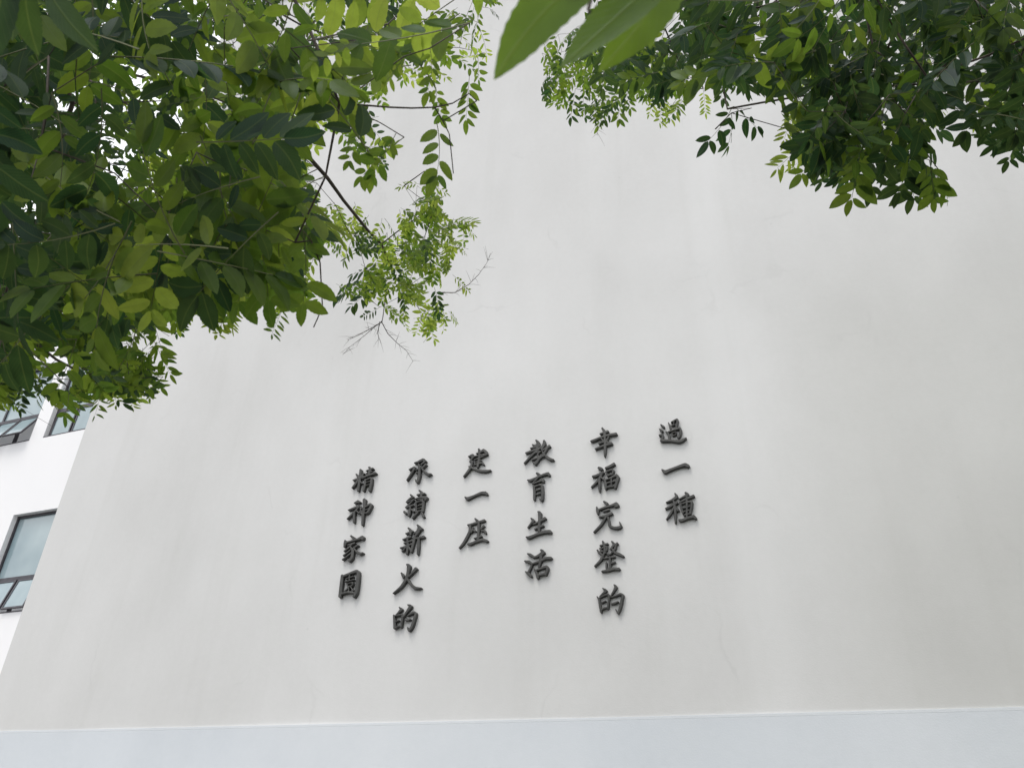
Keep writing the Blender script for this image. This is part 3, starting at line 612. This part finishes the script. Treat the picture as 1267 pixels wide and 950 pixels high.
# dense random foliage inside the silhouette, by zones (test, count, distance range, leaf kind, tones)
def zone(T, poly, n, t0, t1, kind, tones, scale=1., twig=.35):
    rng = T.rng; xs_ = [p[0] for p in poly]; ys_ = [p[1] for p in poly]; c = 0; tries = 0
    while c < n and tries < n*14:
        tries += 1
        px, py = rng.uniform(min(xs_), max(xs_)), rng.uniform(min(ys_), max(ys_))
        if not inpoly(np.array([px]), np.array([py]), poly)[0]: continue
        t = rng.uniform(t0, t1)
        if place(T, px, py, t, kind, rng.choice(tones), rng, scale): c += 1; T.anchors.append(at(px, py, t)) if rng.random() < twig else None
TA.anchors = []; TB.anchors = []
m_, d_, y_ = 'leaf', 'leaf_dark', 'leaf_young'
Z_TL = [(-40,-40),(150,-40),(140,90),(120,150),(120,200),(110,350),(-40,380)]
Z_TOP = [(120,-40),(630,-40),(620,60),(560,110),(480,130),(450,210),(390,240),(120,240)]
Z_MID = [(100,200),(400,200),(400,330),(390,400),(300,410),(230,400),(180,330),(110,330)]
Z_LOW = [(-40,330),(110,300),(200,330),(235,400),(220,430),(215,480),(120,520),(80,535),(-40,530)]
Z_CL = [(405,240),(500,250),(520,225),(565,215),(600,290),(590,370),(570,410),(520,430),(480,400),(425,385),(400,360),(400,320)]
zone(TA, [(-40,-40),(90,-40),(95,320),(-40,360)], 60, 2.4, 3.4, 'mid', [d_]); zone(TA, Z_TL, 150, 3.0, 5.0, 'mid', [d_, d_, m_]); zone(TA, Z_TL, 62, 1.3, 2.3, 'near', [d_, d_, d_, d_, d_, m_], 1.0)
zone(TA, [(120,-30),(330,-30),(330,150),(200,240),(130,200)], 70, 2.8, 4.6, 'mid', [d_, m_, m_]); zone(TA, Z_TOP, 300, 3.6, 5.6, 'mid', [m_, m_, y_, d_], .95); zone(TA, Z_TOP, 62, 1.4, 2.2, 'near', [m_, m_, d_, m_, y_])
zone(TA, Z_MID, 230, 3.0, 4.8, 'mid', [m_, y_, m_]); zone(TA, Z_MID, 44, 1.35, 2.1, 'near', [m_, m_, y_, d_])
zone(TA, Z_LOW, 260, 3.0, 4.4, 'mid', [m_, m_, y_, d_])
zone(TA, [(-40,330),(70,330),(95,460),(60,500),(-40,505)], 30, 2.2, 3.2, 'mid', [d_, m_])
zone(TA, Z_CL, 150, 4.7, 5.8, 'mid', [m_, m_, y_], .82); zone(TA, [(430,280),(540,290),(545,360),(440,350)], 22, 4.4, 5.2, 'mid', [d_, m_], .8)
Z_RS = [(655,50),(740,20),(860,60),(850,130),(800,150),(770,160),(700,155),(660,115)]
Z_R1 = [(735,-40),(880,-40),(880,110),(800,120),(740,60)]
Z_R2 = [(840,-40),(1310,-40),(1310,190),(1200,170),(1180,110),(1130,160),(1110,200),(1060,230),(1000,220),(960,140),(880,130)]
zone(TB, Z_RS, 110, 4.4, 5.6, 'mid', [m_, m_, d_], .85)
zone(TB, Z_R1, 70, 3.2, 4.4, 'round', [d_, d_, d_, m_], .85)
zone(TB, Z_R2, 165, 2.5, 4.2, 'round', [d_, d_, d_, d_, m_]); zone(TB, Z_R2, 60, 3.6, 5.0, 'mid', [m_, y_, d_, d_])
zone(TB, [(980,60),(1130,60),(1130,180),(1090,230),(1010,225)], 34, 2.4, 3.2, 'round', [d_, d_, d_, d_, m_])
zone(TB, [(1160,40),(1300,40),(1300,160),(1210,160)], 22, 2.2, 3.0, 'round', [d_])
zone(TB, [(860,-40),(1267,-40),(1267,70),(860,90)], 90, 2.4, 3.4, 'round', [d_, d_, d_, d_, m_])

# single leaves that read one by one along the edges: base pixel, tip pixel, distance, kind, tone
EXP_A = [(375,285,394,392,1.62,'near',m_),(352,375,334,424,1.7,'slim',m_),(330,285,300,402,1.6,'near',m_),(300,270,262,372,1.55,'near',d_),(345,300,342,395,1.75,'near',m_),
 (581,92,577,158,2.6,'mid',m_),(538,104,545,160,1.9,'near',m_),(532,60,546,126,1.5,'near',m_),(500,70,470,120,1.6,'near',y_),(540,150,560,238,1.9,'near',m_),(500,170,428,222,1.9,'near',m_),(490,165,456,236,1.8,'near',m_),(450,160,425,205,1.9,'near',m_),
 (440,50,380,90,1.35,'near',y_),(360,60,305,84,1.5,'near',m_),(250,120,190,140,1.6,'near',m_),(440,110,395,120,1.6,'near',m_),(480,30,430,70,1.8,'near',y_),
 (575,50,596,70,4.2,'slim',y_),(590,30,614,72,4.3,'slim',y_),(604,10,621,20,4.4,'slim',d_),(590,60,597,105,4.4,'mid',m_),
 (520,228,490,223,4.2,'slim',y_),(525,225,560,236,4.2,'slim',y_),(520,262,494,266,4.6,'slim',m_),(530,300,560,268,5.0,'slim',y_),(560,272,592,272,5.2,'slim',y_),(565,275,595,292,5.2,'slim',y_),(550,300,556,330,5.0,'slim',y_),(560,300,580,312,5.0,'slim',y_),(560,340,586,362,5.0,'slim',y_),
 (555,385,571,401,5.3,'slim',y_),(548,382,557,411,5.3,'slim',y_),(530,385,532,428,5.0,'slim',y_),(522,388,518,422,5.2,'slim',y_),(500,380,494,411,5.2,'slim',y_),(486,378,484,400,5.4,'slim',m_),(470,380,443,398,5.4,'mid',d_),(470,355,427,377,5.2,'mid',d_),(450,352,401,362,5.2,'mid',d_),(466,334,424,331,5.4,'mid',d_),(440,290,417,326,4.8,'mid',m_),
 (190,420,211,466,3.6,'mid',m_),(170,440,212,488,3.5,'mid',m_),(180,460,192,498,3.7,'slim',m_),(160,470,168,512,3.5,'slim',y_),(140,470,146,511,3.4,'slim',y_),(125,480,124,512,3.4,'slim',m_),(100,470,108,514,3.6,'slim',y_),(185,380,206,448,3.8,'mid',m_),(215,370,224,423,4.4,'mid',d_),(240,385,229,402,4.6,'mid',m_),(262,370,260,413,3.7,'slim',y_),(280,375,272,430,3.6,'slim',y_),(290,370,284,418,3.6,'slim',y_),
 (85,480,88,533,2.1,'round',m_),(30,470,20,513,3.0,'mid',d_),(10,470,3,508,3.1,'mid',d_),(50,460,38,498,3.2,'mid',m_),(95,420,70,500,2.5,'round',m_)]
EXP_B = [(905,135,878,196,3.0,'round',d_),(905,140,911,192,3.1,'round',d_),(908,132,950,166,3.2,'round',d_),(985,132,968,183,3.1,'slim',y_),(1005,140,990,180,3.1,'slim',y_),(1000,172,957,216,3.2,'slim',y_),(1012,175,984,218,3.2,'slim',y_),(1015,180,997,235,3.0,'round',m_),(1030,178,1022,242,2.9,'round',d_),(1048,185,1040,237,2.9,'round',d_),(1065,190,1052,261,2.8,'round',m_),(1080,185,1090,252,2.8,'round',d_),(1095,190,1099,232,3.0,'round',d_),
 (1130,176,1108,255,3.1,'round',d_),(1140,190,1130,255,3.2,'round',d_),(1150,198,1160,259,3.0,'round',m_),(1140,200,1192,238,3.1,'round',m_),(1130,168,1176,188,3.2,'round',d_),(1150,125,1162,166,3.6,'slim',y_),(1135,120,1150,170,3.8,'slim',y_),(1165,110,1176,150,3.5,'slim',y_),(1235,110,1185,170,2.8,'round',d_),(1240,125,1216,182,2.8,'round',d_),(1262,150,1226,200,2.9,'round',d_),(1264,155,1250,210,2.9,'round',d_),
 (683,85,664,112,5.2,'mid',d_),(690,95,676,135,5.2,'mid',m_),(700,100,690,137,5.2,'mid',m_),(712,110,706,150,5.0,'mid',d_),(722,112,720,154,5.0,'mid',d_),(745,125,751,161,5.3,'mid',m_),(770,115,764,154,5.2,'mid',m_),(775,105,778,140,5.2,'mid',m_),(812,112,804,150,4.3,'slim',y_),(822,112,815,161,4.2,'slim',y_),(845,118,838,151,4.6,'slim',y_),(870,110,875,148,4.6,'slim',y_),(735,120,737,154,5.2,'slim',d_)]
for T, E_ in ((TA, EXP_A), (TB, EXP_B)):
    for bx, by, tx, ty, t, kind, tone in E_:
        k = T.rng.randrange(len(SETS[kind])); p = at(bx, by, t); q = at(tx, ty, t*T.rng.uniform(.97, 1.04)); L = (q-p).length
        ext = PTS[kind][k]; full = ext[:, 0].max()
        n = Vector((T.rng.gauss(0, .2), T.rng.gauss(0, .2), .4))-Vector(FW)*.9
        T.leaf(basis(p, q-p, n, L/full), kind, tone, k); T.anchors.append(p)
TC = Tree((6.3, 6.2, 0), 9); TC.anchors = []  # added tree out of view, placed to darken the lower right wall
tc_ = TC.add_path([TC.base+Vector((0, 0, -.1)), TC.base+Vector((.05, .0, 1.2)), TC.base+Vector((0, .05, 2.2))]); TC.trunk_n = tc_
for l in ((5.2,5.8,3.9),(7.4,6.6,4.4),(6.0,5.2,5.0),(6.4,7.3,4.8)): TC.add_path([TC.nodes[tc_].lerp(Vector(l), k/6)+Vector((0, 0, .3*math.sin(k/6*3.14))) for k in range(1, 7)], tc_)
# crown outside the view: thickened to shade the wall and leaves (and keep the trees whole from other positions)
for T, c, rad, n in ((TA, (-4.0, .6, 5.0), (3.4, 3.6, 2.3), 2000), (TB, (3.6, 1.0, 4.9), (3.4, 3.2, 2.6), 2400), (TC, (5.7, 6.0, 4.6), (3.0, 2.1, 3.0), 2600)):
    k = 0; tries = 0
    while k < n and tries < 30000:
        tries += 1; v_ = Vector([T.rng.gauss(0, 1) for _ in range(3)]).normalized()*T.rng.random()**.4
        p = Vector((c[0]+v_.x*rad[0], c[1]+v_.y*rad[1], c[2]+v_.z*rad[2]))
        if p.z < 2.3 or (p-Vector(CAM)).length < .9: continue
        x, y, z = project(p)
        if z > 0 and -60 < x < 1330 and -60 < y < 1010: continue
        o = (p-T.base); o.z = 0
        M4 = basis(p, o.normalized()*.6+Vector((T.rng.gauss(0, .6), T.rng.gauss(0, .6), -.4)), Vector((T.rng.gauss(0, .3), T.rng.gauss(0, .3), 1)), T.rng.uniform(1.1, 1.7))
        i = T.rng.randrange(5)
        if not visible_ok(T.points(M4, 'low', i), T.rng): continue
        T.leaf(M4, 'low', T.rng.choice([m_, d_]), i); k += 1
        if k % 16 == 0: T.anchors.append(p)
# branches that the photograph shows
SHOW_A = [([(360,170,4.6),(405,220,4.8),(425,248,4.9),(455,285,5.0),(472,302,5.1),(490,345,5.2)], .013), ([(420,128,1.6),(483,133,1.6),(510,134,1.6),(538,133,1.6),(560,128,1.62),(580,116,1.65),(590,125,1.65)], .0022), ([(538,133,1.6),(548,150,1.62),(556,166,1.62),(561,215,1.64)], .0016), ([(90,128,2.6),(140,127,2.5),(205,125,2.4)], .004), ([(20,410,3.3),(48,428,3.3),(70,445,3.3),(95,458,3.2)], .008), ([(365,300,1.6),(385,298,1.62),(396,325,1.63),(399,380,1.65),(388,405,1.65)], .0022), ([(130,110,3.),(155,128,3.),(175,138,3.)], .005), ([(538,255,4.9),(523,300,5.)], .004), ([(500,230,4.6),(525,212,4.6),(550,225,4.6)], .004), ([(335,10,2.4),(370,30,2.4),(400,42,2.4)], .004), ([(200,330,4),(190,350,4.),(240,360,4.1)], .005)]
SHOW_B = [([(800,-40,.62),(735,-15,.52),(728,12,.5),(735,28,.5)], .0016), ([(910,45,3.4),(905,80,3.4),(895,110,3.3),(900,135,3.2)], .005), ([(1250,100,2.9),(1240,118,2.9),(1222,140,2.9),(1207,158,2.9)], .003), ([(1128,150,3.2),(1135,172,3.2),(1150,195,3.2),(1165,215,3.2)], .003), ([(885,160,3.0),(905,140,3.0),(930,134,3.0)], .0025), ([(1155,168,3.1),(1125,178,3.1),(1110,190,3.1)], .0025), ([(1128,75,3.4),(1130,150,3.3)], .004)]
for T, SH in ((TA, SHOW_A), (TB, SHOW_B), (TC, [])):
    T.shown = []
    A_ = sorted(T.anchors, key=lambda p: (p-T.nodes[T.trunk_n]).length)
    for pl, rad in SH:
        pts = [at(*q) for q in pl]; T.connect(pts[0]) if visible_ok(np.array([tuple(pts[0])]), T.rng, gaps=False) else None
        st = len(T.nodes)-1
        T.add_path(pts[1:], st); T.shown.append((pts, rad))
    keep = A_[::2] if len(A_) > 420 else A_
    for p in keep: T.connect(p)
# leaf stalks reach the wood: short petioles are part of each leaf mesh; write the objects
def build_tree(T, label, foliage_label):
    root = empty('leafy_tree', T.base); tag(root, label, 'tree', 'pinnate-leaved trees in front of the wall')
    inv = Matrix.Translation(T.base).inverted()
    nn_ = len(T.nodes); ch = [[] for _ in range(nn_)]
    for i, p in enumerate(T.par):
        if p >= 0: ch[p].append(i)
    cnt = [0.]*nn_
    for i in range(nn_-1, -1, -1):
        if not ch[i]: cnt[i] = 1.
        if T.par[i] >= 0: cnt[T.par[i]] += cnt[i]
    rad = [min(.05, .0012*c**.55) for c in cnt]
    for i in range(T.trunk_n+1): rad[i] = .15-.012*i
    rad[0] = .19
    for i in range(T.trunk_n+1, nn_):
        x, y, z = project(T.nodes[i])
        if z > 0 and -120 < x < 1390 and -120 < y < 1000: rad[i] = min(rad[i], .004 if T is TB else .008)
    def part(name, g, mats, sm=True):
        o = g.build(name, mats, root, sm); o.matrix_parent_inverse = inv; return o
    g = MB(); g.tube(T.nodes[:T.trunk_n+1], rad[:T.trunk_n+1], 12); part('trunk', g, M['bark'])
    chains = []; stack = [(T.trunk_n, c) for c in ch[T.trunk_n]]
    while stack:
        a, b_ = stack.pop(); c_ = [a, b_]
        while ch[c_[-1]]:
            k = sorted(ch[c_[-1]], key=lambda q: -cnt[q]); stack += [(c_[-1], q) for q in k[1:]]; c_.append(k[0])
        chains.append(c_)
    tw = MB()
    for c_ in sorted(chains, key=lambda q: -rad[q[1]]):
        rr = [rad[c_[1]]]+[rad[q] for q in c_[1:]]; P_ = [T.nodes[q] for q in c_]
        if rad[c_[1]] > .0085: g = MB(); g.tube(P_, rr, 7); part('branch', g, M['bark'])
        else: tw.tube(P_, rr, 4)
    for pts, r_ in T.shown:
        g = MB(); g.tube(pts, [r_*(1-.5*k/(len(pts)-1)) for k in range(len(pts))], 6); part('branch', g, M['bark'])
    tag(part('twigs', tw, M['bark']), kind='stuff')
    # size on the picture decides which leaves stand as parts of their own
    for L_ in T.leaves:
        c = np.array(L_[0])[:3, 3]+np.array(L_[0])[:3, 0]*.09; x, y, z = project(c)
        vis = z > .1 and -20 < x < 1290 and -20 < y < 970
        L_.append(float(1/z) if vis else 0.)
    T.leaves.sort(key=lambda q: -q[4])
    nvis = sum(1 for q in T.leaves if q[4] > 0)
    n_own = min(300, nvis)
    for M4, kind, i, tone, sz in T.leaves[:n_own]:
        o = bpy.data.objects.new('leaf', leaf_mesh(kind, i, tone)); link(o, root); o.matrix_parent_inverse = inv; o.matrix_basis = M4
    groups = {}
    V_ = {m_: [[], [], []], d_: [[], [], []], y_: [[], [], []]}
    rest = MB(); mi_ = {m_: 0, d_: 1, y_: 2}
    for M4, kind, i, tone, sz in T.leaves[n_own:]:
        mb = SETS[kind][i]; A = np.array(M4); P = PTS[kind][i]@A[:3, :3].T+A[:3, 3]
        b0 = len(rest.v); rest.v += list(map(tuple, P.tolist()))
        rest.f += [tuple(b0+q for q in f_) for f_ in mb.f]; rest.m += [3 if q == 1 else mi_[tone] for q in mb.m]; rest.uv += mb.uv
    if rest.v: tag(part('foliage', rest, [M[m_], M[d_], M[y_], M['stem']], False), kind='stuff')
    return root, inv
RA, invA = build_tree(TA, 'broad leafy tree overhanging the upper left, with large backlit green leaflets', '')
RB, invB = build_tree(TB, 'leafy tree overhanging the upper right, darker leaves hanging over the wall', '')

build_tree(TC, 'leafy tree added out of view at the right to shade the lower right wall', '')

# bare dried flower stalks below the left tree's outer cluster
def bare(T, inv, root, pl, t, r, seed):
    rg = random.Random(seed); pts = [at(x, y, t+.05*k) for k, (x, y) in enumerate(pl)]
    g = MB(); n = len(pts); g.tube(pts, [r*(1-.7*k/(n-1)) for k in range(n)], 4)
    for k in range(n-1):
        for q in range(4):
            a = pts[k].lerp(pts[k+1], rg.random()); dirn = (pts[k+1]-pts[k]).normalized()
            sd_ = (dirn+Vector((rg.gauss(0, .8), rg.gauss(0, .8), rg.gauss(0, .6)))).normalized()
            L = rg.uniform(.04, .11); mid = a+sd_*L*.5+Vector((0, 0, .004)); g.tube([a, mid, a+sd_*L], [r*.4, r*.3, r*.15], 3)
    o = g.build('dried_stalk', M['bark'], root); o.matrix_parent_inverse = inv
for k, pl in enumerate(([(478,360),(473,397),(462,406),(450,416),(432,430),(424,439)], [(473,398),(458,407),(445,414),(430,421)], [(472,398),(480,413),(492,425),(503,434),(511,447)], [(470,398),(467,412),(471,424)], [(545,362),(563,362),(580,352),(592,340),(602,326),(607,313)], [(735,145),(739,156),(739,168)])):
    bare(TA if k < 5 else TB, invA if k < 5 else invB, RA if k < 5 else RB, pl, 5.2, .003, 40+k)

# the near blurred leaf hanging into the top of the frame, each leaflet a sub-part
def near_leaf(root, inv, rachis_px, lets, seed, tone, flat=1.):
    rg = random.Random(seed); g = MB(); pts = [at(*q) for q in rachis_px]; g.tube(pts, [.0014]*len(pts), 6)
    o = g.build('leaf', M['stem'], root, True); o.matrix_parent_inverse = inv
    for bx, by, tx, ty, t0, t1, ratio, tilt in lets:
        a, b_ = at(bx, by, t0), at(tx, ty, t1); L = (b_-a).length
        mb = MB(); leaflet(mb, L, L*ratio, a, b_-a, Vector((tilt, .0, .35))-Vector(FW)*1.0, rg, 26, .03, 0, flat)
        q = mb.build('leaflet', [M[tone], M['stem']], o, True)
near_leaf(RB, invB, [(940,-110,.6),(880,-60,.52),(830,-48,.48),(760,-40,.44)], [(765,-55,611,96,.44,.43,.42,.1),(842,-50,692,80,.47,.47,.46,-.1),(846,-75,741,84,.52,.50,.40,.1),(800,-85,806,60,.55,.54,.46,.1),(812,-50,850,-160,.47,.46,.5,.1),(760,-48,700,-140,.45,.44,.5,.2)], 5, 'leaf_near', .25)
near_leaf(RA, invA, [(-60,-80,.8),(10,-40,.8),(60,-10,.82)], [(10,-40,-40,90,.8,.78,.5,.2),(30,-20,48,70,.8,.82,.55,.1),(60,-10,120,60,.82,.82,.5,.1)], 6, d_)
